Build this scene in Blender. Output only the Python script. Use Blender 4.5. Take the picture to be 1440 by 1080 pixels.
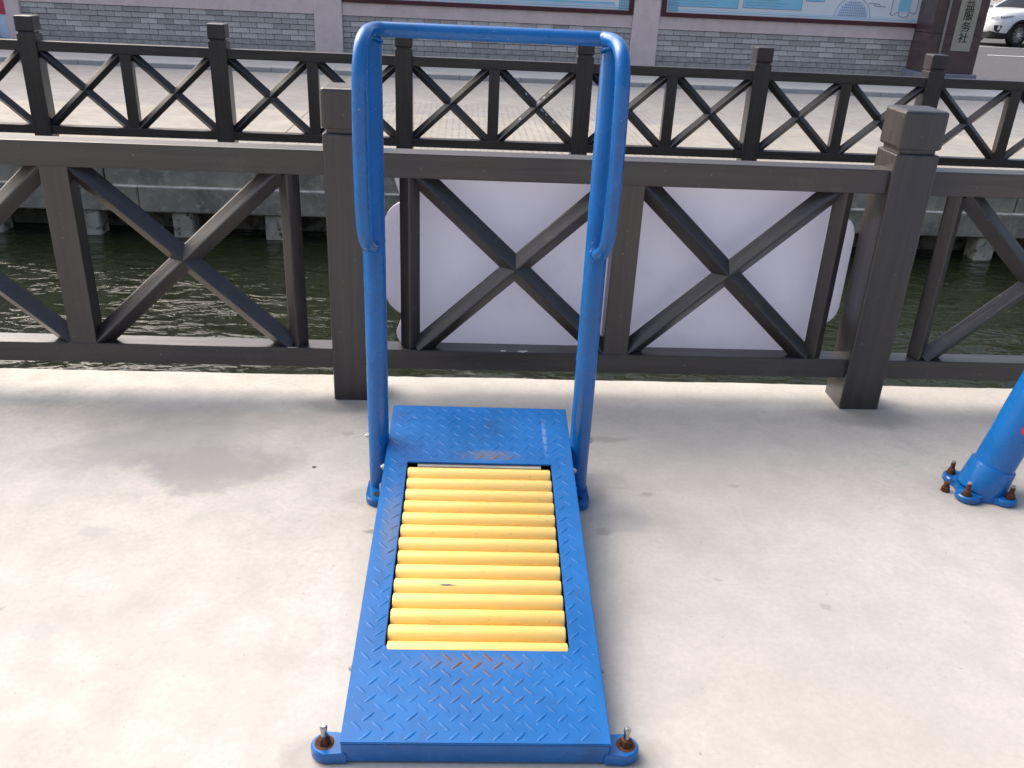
import bpy, bmesh, math, random
from mathutils import Vector, Matrix, noise as mnoise
R = math.radians
random.seed(7)
S = bpy.context.scene
for o in list(bpy.data.objects): bpy.data.objects.remove(o)
COL = S.collection

# ------------------------------------------------------------------ camera
PITCH, ROLL, YAW = R(25.345), R(2.739), R(3.743)
fwd = Vector((math.sin(YAW)*math.cos(PITCH), math.cos(YAW)*math.cos(PITCH), -math.sin(PITCH)))
rgt = Vector((math.cos(YAW), -math.sin(YAW), 0)); up = rgt.cross(fwd)
r2 = rgt*math.cos(ROLL)+up*math.sin(ROLL); u2 = up*math.cos(ROLL)-rgt*math.sin(ROLL)
cd = bpy.data.cameras.new('camera'); cam = bpy.data.objects.new('camera', cd); COL.objects.link(cam)
mw = Matrix((r2, u2, -fwd)).transposed().to_4x4(); mw.translation = Vector((0, 0, 1.5)); cam.matrix_world = mw
cd.sensor_fit = 'HORIZONTAL'; cd.sensor_width = 36.0; cd.lens = 31.0; cd.clip_start = .05; cd.clip_end = 1500
S.camera = cam

# ------------------------------------------------------------------ light
SUN_AZ, SUN_EL = R(-54), R(46)          # azimuth from +Y, negative is to the left
w = bpy.data.worlds.new('World'); S.world = w; w.use_nodes = True
nt = w.node_tree; sky = nt.nodes.new('ShaderNodeTexSky'); sky.sky_type = 'NISHITA'; sky.sun_disc = False
sky.sun_elevation = SUN_EL; sky.sun_rotation = SUN_AZ % (2*math.pi)
sky.air_density = 1.0; sky.dust_density = 8.0; sky.ozone_density = 1.0
nt.links.new(sky.outputs[0], nt.nodes['Background'].inputs[0]); nt.nodes['Background'].inputs[1].default_value = 0.125
ld = bpy.data.lights.new('sun', 'SUN'); ld.energy = 1.25; ld.angle = R(70); ld.color = (1.0, .95, .87)
sun = bpy.data.objects.new('sun', ld); COL.objects.link(sun)
sdir = Vector((math.sin(SUN_AZ)*math.cos(SUN_EL), math.cos(SUN_AZ)*math.cos(SUN_EL), math.sin(SUN_EL)))
sun.rotation_euler = sdir.to_track_quat('Z', 'Y').to_euler(); sun.location = sdir*30
vs = S.view_settings; vs.view_transform = 'Standard'; vs.look = 'None'; vs.gamma = 1.0; vs.use_curve_mapping = False
vs.exposure = 0.98
S.cycles.max_bounces = 6; S.cycles.diffuse_bounces = 3; S.cycles.glossy_bounces = 3

# ------------------------------------------------------------------ materials
def nodes(name):
    m = bpy.data.materials.new(name); m.use_nodes = True
    t = m.node_tree; return m, t, t.nodes['Principled BSDF']
def N(t, typ, **k):
    n = t.nodes.new(typ)
    for a, b in k.items(): setattr(n, a, b)
    return n
def mixc(t, fac, a, b, mode='MIX'):
    n = N(t, 'ShaderNodeMix', data_type='RGBA', blend_type=mode)
    for s, v in ((n.inputs[0], fac), (n.inputs[6], a), (n.inputs[7], b)):
        if isinstance(v, bpy.types.NodeSocket): t.links.new(v, s)
        elif isinstance(v, (int, float)): s.default_value = v
        else: s.default_value = (*v[:3], 1)
    return n.outputs[2]
def mathn(t, op, a, b=None, c=None, clamp=False):
    n = N(t, 'ShaderNodeMath', operation=op, use_clamp=clamp)
    for i, v in enumerate((a, b, c)):
        if v is None: continue
        if isinstance(v, bpy.types.NodeSocket): t.links.new(v, n.inputs[i])
        else: n.inputs[i].default_value = v
    return n.outputs[0]
def noise(t, vec, scale, detail=5, rough=.55, dist=0):
    detail = min(detail, 3)
    n = N(t, 'ShaderNodeTexNoise'); n.inputs['Scale'].default_value = scale; n.inputs['Detail'].default_value = detail
    n.inputs['Roughness'].default_value = rough; n.inputs['Distortion'].default_value = dist
    t.links.new(vec, n.inputs['Vector']); return n.outputs['Fac']
def rng(t, v, a, b, c=0., d=1., smooth=False):
    n = N(t, 'ShaderNodeMapRange'); n.interpolation_type = 'SMOOTHSTEP' if smooth else 'LINEAR'
    t.links.new(v, n.inputs[0])
    for i, x in zip((1, 2, 3, 4), (a, b, c, d)): n.inputs[i].default_value = x
    return n.outputs[0]
def ocoord(t, stretch=(1, 1, 1)):
    tc = N(t, 'ShaderNodeTexCoord'); mp = N(t, 'ShaderNodeMapping'); mp.inputs['Scale'].default_value = stretch
    t.links.new(tc.outputs['Object'], mp.inputs['Vector']); return mp.outputs[0]
def M(name, col, rough=.5, metal=0., var=.15, vscale=6., bump=0., bscale=60., stretch=(1, 1, 1), coat=0., rvar=0., spots=None, bdist=.002, ior=1.45):
    m, t, b = nodes(name); v = ocoord(t, stretch)
    f = noise(t, v, vscale)
    c = mixc(t, rng(t, f, .3, .7), [x*(1-var) for x in col], [min(1, x*(1+var)) for x in col])
    if rvar:
        oi = N(t, 'ShaderNodeObjectInfo')
        c = mixc(t, 1.0, c, mixc(t, oi.outputs['Random'], [1-rvar]*3, [1+rvar]*3), 'MULTIPLY')
    if spots:
        scol, sscale, lo, hi = spots
        c = mixc(t, rng(t, noise(t, v, sscale, 8, .65), lo, hi), c, scol)
    t.links.new(c, b.inputs['Base Color'])
    t.links.new(rng(t, f, .2, .8, max(.03, rough*.85), min(1, rough*1.15)), b.inputs['Roughness'])
    b.inputs['Metallic'].default_value = metal; b.inputs['Coat Weight'].default_value = coat; b.inputs['IOR'].default_value = ior
    b.inputs['Coat Roughness'].default_value = .12
    if bump:
        bn = N(t, 'ShaderNodeBump'); bn.inputs['Strength'].default_value = bump; bn.inputs['Distance'].default_value = bdist
        t.links.new(noise(t, v, bscale, 6, .6), bn.inputs['Height']); t.links.new(bn.outputs[0], b.inputs['Normal'])
    return m
def fence_mat(name, stretch):
    m, t, b = nodes(name); v = ocoord(t, stretch); v0 = ocoord(t)
    g = noise(t, v, 34, 4, .6, .6); f = noise(t, v0, 3.0, 6)
    c = mixc(t, rng(t, f, .3, .7), (.0165, .0134, .0152), (.0262, .0222, .0246))
    c = mixc(t, rng(t, g, .40, .66, 0, .60), c, (.045, .038, .037))
    c = mixc(t, rng(t, noise(t, v0, 46, 7, .7), .68, .72, 0, .6), c, (.20, .18, .165))
    c = mixc(t, rng(t, noise(t, v0, 9, 6, .7, 1.), .60, .74, 0, .35), c, (.085, .075, .068))
    t.links.new(c, b.inputs['Base Color']); t.links.new(rng(t, f, .3, .7, .34, .50), b.inputs['Roughness']); b.inputs['Coat Weight'].default_value = .6; b.inputs['Coat Roughness'].default_value = .30
    bn = N(t, 'ShaderNodeBump'); bn.inputs['Strength'].default_value = .8; bn.inputs['Distance'].default_value = .004
    t.links.new(g, bn.inputs['Height']); t.links.new(bn.outputs[0], b.inputs['Normal']); return m
MF_Z = fence_mat('fence_paint_upright', (1, 1, .035)); MF_X = fence_mat('fence_paint_lengthwise', (.035, 1, 1))

def blue_mat(name, scuffs=None, rough=.30, spec=.30):
    m, t, b = nodes(name); v = ocoord(t)
    f = noise(t, v, 5, 6)
    c = mixc(t, rng(t, f, .3, .7), (.0025, .098, .33), (.0045, .132, .43))
    c = mixc(t, rng(t, noise(t, v, 38, 8, .7), .60, .75, 0, .18), c, (.08, .22, .52))
    c = mixc(t, rng(t, noise(t, v, 7, 6, .7, .5), .56, .72, 0, .40), c, (.020, .055, .14))
    c = mixc(t, rng(t, noise(t, v, 75, 4, .6), .69, .73, 0, .7), c, (.07, .06, .055))
    c = mixc(t, rng(t, noise(t, v, 130, 3, .5), .72, .75, 0, .6), c, (.45, .50, .56))
    if scuffs:
        for (cx, cy, rx, ry, amt, col) in scuffs:
            sm = N(t, 'ShaderNodeMapping'); sm.inputs['Location'].default_value = (-cx/rx, -cy/ry, 0); sm.inputs['Scale'].default_value = (1/rx, 1/ry, 0)
            t.links.new(v, sm.inputs['Vector']); ln = N(t, 'ShaderNodeVectorMath', operation='LENGTH'); t.links.new(sm.outputs[0], ln.inputs[0])
            d = mathn(t, 'MULTIPLY_ADD', noise(t, v, 22, 6, .7), .9, ln.outputs['Value'])
            c = mixc(t, rng(t, d, .75, 1.5, amt, 0), c, col)
    t.links.new(c, b.inputs['Base Color']); t.links.new(rng(t, f, .3, .7, rough*.8, rough*1.35), b.inputs['Roughness'])
    b.inputs['Specular IOR Level'].default_value = spec; b.inputs['Coat Weight'].default_value = .05; b.inputs['Coat Roughness'].default_value = .15
    bn = N(t, 'ShaderNodeBump'); bn.inputs['Strength'].default_value = .12; bn.inputs['Distance'].default_value = .001
    t.links.new(noise(t, v, 70, 5), bn.inputs['Height']); t.links.new(bn.outputs[0], b.inputs['Normal']); return m
M_BLUE = blue_mat('blue_paint', rough=.24, spec=.45)
M_TREAD = blue_mat('blue_tread_paint', [(.03, .985, .09, .03, .55, (.16, .14, .12)), (-.235, .66, .03, .19, .45, (.16, .17, .17)), (0, .21, .2, .03, .25, (.14, .16, .2)), (.2, 1.08, .008, .10, .4, (.3, .42, .55))], rough=.36)
M_LUG = blue_mat('blue_tread_worn', [(0.0, .215, .15, .055, .95, (.12, .075, .06)), (.0, .13, .16, .06, .5, (.10, .09, .10)), (.03, .975, .11, .035, .95, (.16, .12, .09)), (-.235, .66, .04, .2, .6, (.11, .11, .11))], rough=.36)
def roller_mat():
    m, t, b = nodes('yellow_roller'); v = ocoord(t); oi = N(t, 'ShaderNodeObjectInfo')
    ad = N(t, 'ShaderNodeVectorMath', operation='MULTIPLY_ADD'); cb = N(t, 'ShaderNodeCombineXYZ')
    for k in range(3): t.links.new(oi.outputs['Random'], cb.inputs[k])
    ad.inputs[1].default_value = (7.3, 11.1, 5.7); t.links.new(cb.outputs[0], ad.inputs[0]); t.links.new(v, ad.inputs[2]); q = ad.outputs[0]
    c = mixc(t, oi.outputs['Random'], (.82, .555, .15), (.88, .62, .20))
    c = mixc(t, rng(t, noise(t, q, 9, 3, .6), .45, .75, 0, .35), c, (.78, .58, .26))
    st = N(t, 'ShaderNodeMapping'); st.inputs['Scale'].default_value = (1, 3, 3); t.links.new(q, st.inputs['Vector'])
    c = mixc(t, rng(t, noise(t, st.outputs[0], 16, 3, .65), .64, .76, 0, .45), c, (.36, .25, .09))
    c = mixc(t, rng(t, noise(t, q, 70, 3, .6), .70, .74, 0, .6), c, (.12, .09, .06))
    t.links.new(c, b.inputs['Base Color']); b.inputs['Roughness'].default_value = .42; return m
M_YEL = roller_mat()
M_RUST = M('rust', (.085, .028, .013), rough=.85, var=.5, vscale=60, bump=.6, bscale=150)
M_STEEL = M('bright_steel', (.42, .42, .41), rough=.28, metal=1, var=.2, vscale=90)
M_DARK = M('dark_gap', (.012, .012, .014), rough=.8)
M_GREYMETAL = M('grey_metal', (.30, .30, .30), rough=.5, metal=.4)
M_RED = M('red_sticker', (.75, .03, .10), rough=.35)
M_BOARD = M('board_white', (.80, .80, .88), rough=.45, var=.03, vscale=3, spots=((.68, .67, .73), 5, .58, .8))
_t = M_BOARD.node_tree; _tr = N(_t, 'ShaderNodeBsdfTranslucent'); _tr.inputs[0].default_value = (.82, .83, .95, 1); _mx = N(_t, 'ShaderNodeMixShader'); _mx.inputs[0].default_value = .38
_t.links.new(_t.nodes['Principled BSDF'].outputs[0], _mx.inputs[1]); _t.links.new(_tr.outputs[0], _mx.inputs[2]); _t.links.new(_mx.outputs[0], _t.nodes['Material Output'].inputs[0])
M_CHIP = M('bare_plaster', (.62, .60, .60), rough=.8, var=.1, vscale=40)
M_BRICK = M('grey_brick', (.50, .48, .465), rough=.8, var=.22, vscale=9, rvar=.26, bump=.5, bscale=45, spots=((.31, .30, .30), 14, .55, .75))
M_MORTAR = M('mortar', (.12, .115, .115), rough=.9, var=.2)
M_PINK = M('pink_stone', (.70, .585, .58), rough=.65, var=.07, vscale=5, bump=.15, bscale=120, spots=((.60, .50, .49), 9, .55, .8))
M_FRAME = M('maroon_frame', (.075, .018, .028), rough=.4, var=.1)
M_GRANITE = M('dark_granite', (.070, .048, .052), rough=.22, var=.2, vscale=4, spots=((.17, .13, .13), 160, .58, .66))
M_PLINTH = M('grey_plinth', (.17, .19, .26), rough=.6)
M_PLATE = M('brass_plate', (.33, .32, .27), rough=.45, metal=.25, var=.08)
M_INK = M('black_ink', (.012, .012, .013), rough=.5)
M_POSTER = M('poster_white', (.72, .78, .86), rough=.35, var=.05, vscale=2)
M_PBLUE = M('poster_blue', (.26, .62, .84), rough=.35, var=.08, vscale=2)
M_PLINE = M('poster_line', (.22, .32, .42), rough=.4)
M_PRED = M('poster_red', (.50, .05, .10), rough=.4, var=.12, vscale=3)
M_PPALE = M('poster_pale_blue', (.55, .66, .85), rough=.4, var=.08, vscale=2)
M_CARW = M('white_car_paint', (.80, .81, .82), rough=.22, var=.01, coat=.6)
M_CARB = M('black_plastic', (.014, .014, .016), rough=.75)
M_TYRE = M('tyre_rubber', (.020, .020, .021), rough=.75)
M_GLASS = M('dark_car_glass', (.010, .013, .018), rough=.08, var=.02, ior=1.2)
M_ALLOY = M('alloy', (.70, .70, .71), rough=.3, metal=.8, var=.05)
M_LAMP = M('lamp_lens', (.45, .47, .50), rough=.12, var=.4, vscale=30, stretch=(9, 1, 1))
M_BARK = M('bark', (.07, .05, .035), rough=.9, var=.3, bump=.6)
M_LEAF = M('leaf', (.09, .12, .03), rough=.6, var=.4, vscale=3)
M_GRASS = M('grass', (.06, .09, .03), rough=.7, var=.4, vscale=8)
M_LINE = M('road_paint', (.70, .70, .70), rough=.7, var=.1)

def concrete(name, col, stains_and_shade, blot=.12, speck=.35, rough=.75, grooves=None, warm=(.54, .485, .40)):
    m, t, b = nodes(name); v = ocoord(t)
    wn = N(t, 'ShaderNodeTexNoise'); wn.inputs['Scale'].default_value = 5; wn.inputs['Detail'].default_value = 6; wn.inputs['Roughness'].default_value = .65
    t.links.new(v, wn.inputs['Vector'])
    wf = N(t, 'ShaderNodeTexNoise'); wf.inputs['Scale'].default_value = 42; wf.inputs['Detail'].default_value = 3; wf.inputs['Roughness'].default_value = .6
    t.links.new(v, wf.inputs['Vector'])
    f1 = noise(t, v, 1.1, 6, .6, .4); f2 = noise(t, v, 7, 8, .65); f3 = noise(t, v, 60, 6, .7)
    c = mixc(t, rng(t, f1, .3, .7), [x*(1-blot) for x in col], [x*(1+blot*.6) for x in col])
    c = mixc(t, rng(t, noise(t, v, .8, 5, .6), .45, .75, 0, .35), c, warm)
    c = mixc(t, rng(t, f2, .38, .68, 0, .45), c, [x*.74 for x in col])
    c = mixc(t, rng(t, f3, .38, .72, 0, .38), c, [x*.66 for x in col])
    c = mixc(t, rng(t, noise(t, v, 2.3, 3, .7, 1.5), .55, .66, 0, .28), c, [x*.72 for x in col])
    c = mixc(t, rng(t, noise(t, v, 34, 3, .5), .735, .76, 0, speck), c, (.10, .09, .08))
    c = mixc(t, rng(t, noise(t, v, 11, 2, .5), .745, .765, 0, speck), c, (.14, .13, .12))
    scr = mathn(t, 'MULTIPLY', rng(t, noise(t, v, 13, 3, .7, 2.5), .48, .64), rng(t, noise(t, v, .9, 2, .5, .6), .47, .64))
    c = mixc(t, mathn(t, 'MULTIPLY', scr, .34), c, [x*.60 for x in col])
    c = mixc(t, rng(t, noise(t, v, 75, 2, .5), .72, .745, 0, speck), c, (.13, .12, .11))
    for (cx, cy, rx, ry, amt, scol, wob) in stains_and_shade:
        off = N(t, 'ShaderNodeVectorMath', operation='MULTIPLY_ADD'); t.links.new((wn if rx > .07 else wf).outputs['Color'], off.inputs[0])
        off.inputs[1].default_value = (wob, wob, 0); t.links.new(v, off.inputs[2])
        sm = N(t, 'ShaderNodeMapping'); sm.inputs['Location'].default_value = (-(cx+wob*.5)/rx, -(cy+wob*.5)/ry, 0); sm.inputs['Scale'].default_value = (1/rx, 1/ry, 0)
        t.links.new(off.outputs[0], sm.inputs['Vector']); ln = N(t, 'ShaderNodeVectorMath', operation='LENGTH'); t.links.new(sm.outputs[0], ln.inputs[0])
        c = mixc(t, rng(t, ln.outputs['Value'], .55, 1.25, amt, 0, True), c, scol)
    hgt = mathn(t, 'ADD', f3, f2)
    bd = .0015
    if grooves:
        x0, x1, y0, y1, per = grooves
        sx = N(t, 'ShaderNodeSeparateXYZ'); t.links.new(v, sx.inputs[0])
        gx = mathn(t, 'FRACT', mathn(t, 'DIVIDE', sx.outputs[0], per)); gm = mathn(t, 'LESS_THAN', gx, .30)
        def band(s, a, b_): return mathn(t, 'MULTIPLY', mathn(t, 'GREATER_THAN', s, a), mathn(t, 'LESS_THAN', s, b_))
        gm = mathn(t, 'MULTIPLY', gm, mathn(t, 'MULTIPLY', band(sx.outputs[0], x0, x1), band(sx.outputs[1], y0, y1)))
        gm = mathn(t, 'MULTIPLY', gm, rng(t, f2, .3, .55))
        c = mixc(t, mathn(t, 'MULTIPLY', gm, .42), c, [x*.45 for x in col])
        hgt = mathn(t, 'SUBTRACT', hgt, mathn(t, 'MULTIPLY', gm, 2.0)); bd = .003
    t.links.new(c, b.inputs['Base Color']); t.links.new(rng(t, f2, .3, .7, rough-.12, rough+.1), b.inputs['Roughness'])
    bn = N(t, 'ShaderNodeBump'); bn.inputs['Strength'].default_value = .35; bn.inputs['Distance'].default_value = bd
    t.links.new(hgt, bn.inputs['Height']); t.links.new(bn.outputs[0], b.inputs['Normal']); return m
GREY = (.27, .26, .255); DK = (.15, .145, .14)
stains_and_shade = [  # x, y, rx, ry, amount, colour, edge wobble
    (-.95, 2.60, .38, .24, .75, (.31, .305, .31), .55), (-.80, 2.48, .26, .14, .65, (.27, .26, .255), .45), (-.95, 2.83, .55, .09, .40, (.30, .285, .27), .25), (-.45, 2.95, .14, .08, .6, (.22, .21, .20), .12),  # the long thin patch is the bottom rail's soft shadow, painted in
    (1.55, 2.93, .19, .10, .6, (.22, .21, .20), .12), (1.1, 2.55, .7, .30, .30, (.33, .325, .33), .45),  # the wide faint patch paints the sign board's shadow onto the ground
    (-.243, 2.142, .030, .011, .85, DK, .022), (.430, 2.155, .028, .018, .75, GREY, .045), (-.467, 2.50, .008, .008, 1, (.03, .03, .03), .006),
    (-.385, 2.73, .024, .018, .6, GREY, .035), (-1.03, 2.13, .045, .030, .5, (.33, .325, .33), .06), (-1.0, 1.72, .05, .03, .35, (.34, .35, .37), .06),
    (.60, 2.36, .020, .014, .7, GREY, .03), (.98, 1.82, .015, .013, .5, GREY, .025), (.72, 1.93, .014, .010, .5, GREY, .025),
    (.505, 2.73, .11, .018, .6, (.30, .28, .26), .10), (1.0, 3.0, .03, .014, .5, (.36, .34, .32), .04),
    (.5, 2.2, .09, .05, .5, (.30, .29, .29), .16), (.9, 2.42, .02, .010, .6, GREY, .03),
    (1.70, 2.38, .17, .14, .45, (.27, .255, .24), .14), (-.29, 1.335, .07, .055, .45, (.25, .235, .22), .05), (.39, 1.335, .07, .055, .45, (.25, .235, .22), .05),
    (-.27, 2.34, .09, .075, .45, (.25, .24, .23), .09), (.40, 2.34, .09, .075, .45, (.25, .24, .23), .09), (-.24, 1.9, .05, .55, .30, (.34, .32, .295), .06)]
M_PAVE = concrete('pale_concrete', (.50, .485, .46), stains_and_shade)
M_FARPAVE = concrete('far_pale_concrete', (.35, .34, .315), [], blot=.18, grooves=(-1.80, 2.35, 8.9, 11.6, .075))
M_ROAD = concrete('shade_grey_road', (.30, .298, .30), [], blot=.14, warm=(.31, .30, .285), grooves=(-1.80, 2.35, 11.0, 12.2, .075))  # greyer than the far pavement: the shade line is put into this colour
M_KERB = concrete('kerb_concrete', (.42, .425, .44), [], blot=.10, warm=(.42, .41, .4))
M_DRIVE = concrete('grey_asphalt', (.085, .085, .096), [], blot=.10, speck=.1, rough=.9, warm=(.09, .09, .10))
M_QUAY = M('mossy_concrete', (.25, .235, .20), rough=.85, var=.35, vscale=3.5, bump=.8, bscale=26, bdist=.006, spots=((.38, .35, .28), 15, .50, .70))
M_QUAYD = M('dark_concrete', (.15, .14, .115), rough=.7, var=.4, vscale=5, bump=.6, bscale=26, bdist=.005, spots=((.03, .03, .025), 8, .5, .62))  # darker, blotchy concrete for the back wall and quay face
M_LEDGE = M('pale_ledge', (.50, .48, .44), rough=.85, var=.3, vscale=12, bump=.6, bscale=40)
M_PILE = M('pale_pile', (.42, .39, .32), rough=.85, var=.35, vscale=6, bump=.6, bscale=30, spots=((.06, .055, .045), 14, .55, .68))
def water_mat():
    m, t, b = nodes('canal_water')
    v = ocoord(t, (1.0, 2.0, 1)); v2 = ocoord(t, (1.4, 1.9, 1))
    b.inputs['Base Color'].default_value = (.015, .019, .009, 1); b.inputs['Roughness'].default_value = .06; b.inputs['IOR'].default_value = 1.33
    h = mathn(t, 'ADD', mathn(t, 'MULTIPLY', noise(t, v, 2.6, 2, .45, .8), 1.0), mathn(t, 'MULTIPLY', noise(t, v2, 8, 2, .45, .6), .28))
    h = mathn(t, 'MULTIPLY', h, rng(t, noise(t, ocoord(t, (.5, .9, 1)), 1.3, 2, .5), .35, .68, .35, 1.5))
    bn = N(t, 'ShaderNodeBump'); bn.inputs['Strength'].default_value = 1.0; bn.inputs['Distance'].default_value = .034
    t.links.new(h, bn.inputs['Height']); t.links.new(bn.outputs[0], b.inputs['Normal']); return m
M_WATER = water_mat()

# ------------------------------------------------------------------ builders
def mk(name, bm, mat, smooth=False):
    me = bpy.data.meshes.new(name); bmesh.ops.recalc_face_normals(bm, faces=bm.faces); bm.to_mesh(me); bm.free()
    if mat: me.materials.append(mat)
    if smooth:
        for p in me.polygons: p.use_smooth = True
        me.set_sharp_from_angle(angle=R(38))
    return me
def link(name, me, parent=None, loc=None):
    o = bpy.data.objects.new(name, me); COL.objects.link(o)
    if loc is not None: o.location = loc
    if parent is not None:
        o.parent = parent
        if parent.type == 'EMPTY': o.matrix_parent_inverse = Matrix(parent['_m']).inverted() if '_m' in parent else Matrix.Translation(parent.location).inverted()
    return o
def tag(o, label, cat, group=None, kind=None):
    if label: o['label'] = label
    if cat: o['category'] = cat
    if group: o['group'] = group
    if kind: o['kind'] = kind
    return o
def thing(name, label, cat, loc=(0, 0, 0), group=None):
    o = bpy.data.objects.new(name, None); o.location = loc; o.empty_display_size = .2; COL.objects.link(o); return tag(o, label, cat, group)
def box(bm, x0, x1, y0, y1, z0, z1, bev=0., seg=1, mtx=None):
    g = bmesh.ops.create_cube(bm, size=1.0); vs_ = g['verts']
    for v in vs_: v.co = Vector(((x0+x1)/2+v.co.x*(x1-x0), (y0+y1)/2+v.co.y*(y1-y0), (z0+z1)/2+v.co.z*(z1-z0)))
    if bev:
        es = list({e for v in vs_ for e in v.link_edges})
        r = bmesh.ops.bevel(bm, geom=es, offset=bev, segments=seg, affect='EDGES', profile=.5); vs_ = list({v for f in r['faces'] for v in f.verts} | {v for v in vs_ if v.is_valid})
    if mtx is not None:
        for v in vs_: v.co = mtx @ v.co
    return bm
def bxm(name, mat, *a, **k):
    return mk(name, box(bmesh.new(), *a, **k), mat)
def lathe(bm, prof, seg=24, mtx=Matrix()):
    rings = []
    for r, z in prof:
        rings.append([bm.verts.new(mtx @ Vector((max(r, 1e-5)*math.cos(2*math.pi*i/seg), max(r, 1e-5)*math.sin(2*math.pi*i/seg), z))) for i in range(seg)])
    for a, b in zip(rings, rings[1:]):
        for i in range(seg): bm.faces.new((a[i], a[(i+1) % seg], b[(i+1) % seg], b[i]))
    if prof[0][0] > 1e-4: bm.faces.new(rings[0][::-1])
    if prof[-1][0] > 1e-4: bm.faces.new(rings[-1])
    return bm
def spline(pts, n=8):
    P = [Vector(p) for p in pts]; P = [P[0]*2-P[1]]+P+[P[-1]*2-P[-2]]; out = []
    for i in range(1, len(P)-2):
        a, b, c, d = P[i-1:i+3]
        for k in range(n):
            s = k/n; out.append(.5*((2*b)+(c-a)*s+(2*a-5*b+4*c-d)*s*s+(3*b-a-3*c+d)*s**3))
    out.append(P[-2]); return out
def tube(bm, pts, r, seg=16):
    pts = [Vector(p) for p in pts]; rings = []; nrm = None
    for i, p in enumerate(pts):
        d = (pts[min(i+1, len(pts)-1)]-pts[max(i-1, 0)]).normalized()
        if nrm is None: nrm = d.orthogonal().normalized()
        nrm = (nrm-d*nrm.dot(d)).normalized(); bi = d.cross(nrm)
        rr = r(i/(len(pts)-1)) if callable(r) else r
        rings.append([bm.verts.new(p+(nrm*math.cos(2*math.pi*k/seg)+bi*math.sin(2*math.pi*k/seg))*rr) for k in range(seg)])
    for a, b in zip(rings, rings[1:]):
        for k in range(seg): bm.faces.new((a[k], a[(k+1) % seg], b[(k+1) % seg], b[k]))
    bm.faces.new(rings[0][::-1]); bm.faces.new(rings[-1]); return bm
def prism(bm, poly, d0, d1, axis='Y', bev=0.):
    """polygon (a,b) extruded along axis from d0 to d1"""
    f = {'Y': lambda a, b, d: (a, d, b), 'Z': lambda a, b, d: (a, b, d), 'X': lambda a, b, d: (d, a, b)}[axis]
    A = [bm.verts.new(f(a, b, d0)) for a, b in poly]; B = [bm.verts.new(f(a, b, d1)) for a, b in poly]; n = len(poly)
    fs = [bm.faces.new(A), bm.faces.new(B[::-1])]
    for i in range(n): fs.append(bm.faces.new((A[i], B[i], B[(i+1) % n], A[(i+1) % n])))
    if bev:
        es = list({e for fc in fs[:2] for e in fc.edges}); bmesh.ops.bevel(bm, geom=es, offset=bev, segments=1, affect='EDGES')
    return bm
def struct(name, me): o = link(name, me); o['kind'] = 'structure'; return o
def arc(cx, cy, r, a0, a1, n): return [(cx+r*math.cos(R(a0+(a1-a0)*i/n)), cy+r*math.sin(R(a0+(a1-a0)*i/n))) for i in range(n+1)]

# ------------------------------------------------------------------ the setting
G = -.1865                     # level of the far bank
EDGE = 3.223; BANK = 8.27; WATER = -.965
def rag_sheet(name, x0, x1, y0, edge, sgn, z0, z1, mat, fine=(-3, 4)):
    """slab whose canal edge is slightly broken"""
    xs = [x0]+[fine[0]+(fine[1]-fine[0])*i/260 for i in range(261)]+[x1]
    bm = bmesh.new(); rows = [[], [], [], [], []]
    for x in xs:
        j = (mnoise.noise((x*3.1, 0, 0))*.006+mnoise.noise((x*17, 3, 0))*.004); k = abs(mnoise.noise((x*9, 7, 0)))*.007
        e = edge+sgn*j
        for rr, (yy, zz) in zip(rows, ((y0, z1), (e-sgn*.05, z1), (e-sgn*.010, z1-.001), (e, z1-.008-k), (e, z0))): rr.append(bm.verts.new((x, yy, zz)))
    for a, b in zip(rows, rows[1:]):
        for i in range(len(xs)-1): bm.faces.new((a[i], a[i+1], b[i+1], b[i]))
    return struct(name, mk(name, bm, mat))
pave = rag_sheet('pavement', -60, 60, -80, EDGE, 1, -.30, 0, M_PAVE)
for pts in ([(.47, 2.66), (.50, 2.58), (.512, 2.50), (.545, 2.40), (.44, 2.405)], [(.86, 2.32), (.865, 2.2), (.90, 2.12)], 
            [(1.9, 3.2), (1.92, 3.08), (1.95, 2.96)]):
    bm = bmesh.new(); p = [Vector((x, y, .0012)) for x, y in pts]; p = spline(p, 8)
    p = [q+Vector((random.uniform(-.003, .003), random.uniform(-.003, .003), 0)) for q in p]; v_ = []
    for i, q in enumerate(p):
        d = (p[min(i+1, len(p)-1)]-p[max(i-1, 0)]).normalized(); n_ = Vector((-d.y, d.x, 0))*random.uniform(.0003, .0008)
        v_.append((bm.verts.new(q+n_), bm.verts.new(q-n_)))
    for a, b in zip(v_, v_[1:]): bm.faces.new((a[0], a[1], b[1], b[0]))
    link('crack', mk('crack', bm, M_RUST if False else M('crack_line', (.38, .36, .335), rough=.9)), pave)
struct('water', bxm('water', M_WATER, -60, 60, EDGE-.05, BANK+.9, WATER-.6, WATER))
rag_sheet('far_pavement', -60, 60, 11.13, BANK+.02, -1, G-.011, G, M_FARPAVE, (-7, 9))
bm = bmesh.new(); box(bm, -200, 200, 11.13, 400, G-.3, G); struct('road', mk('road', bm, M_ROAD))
for x in (-1.885, 3.465):
    for y0, y1, mm in ((8.35, 11.1, M_QUAY), (11.16, 14.8, M_QUAY)):
        link('joint_line', bxm('joint_line', mm, x-.006, x+.006, y0, y1, G-.01, G+.003), bpy.data.objects['far_pavement'] if y0 < 9 else bpy.data.objects['road'])
kp = struct('roadside_pavement', bxm('roadside_pavement', M_KERB, -60, 9.75, 14.99, 17.05, G-.2, G+.075))
for i in range(-14, 13):
    x = i*.99-.1; x1 = min(x+.985, 9.75)
    if x1 > x: link('kerbstone', bxm('kerbstone', M_KERB, x, x1, 14.86, 14.985, G-.2, G+.08, bev=.012), kp)
drive = struct('driveway', bxm('driveway', M_DRIVE, 9.80, 60, 15.6, 120, G-.2, G+.004))
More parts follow.
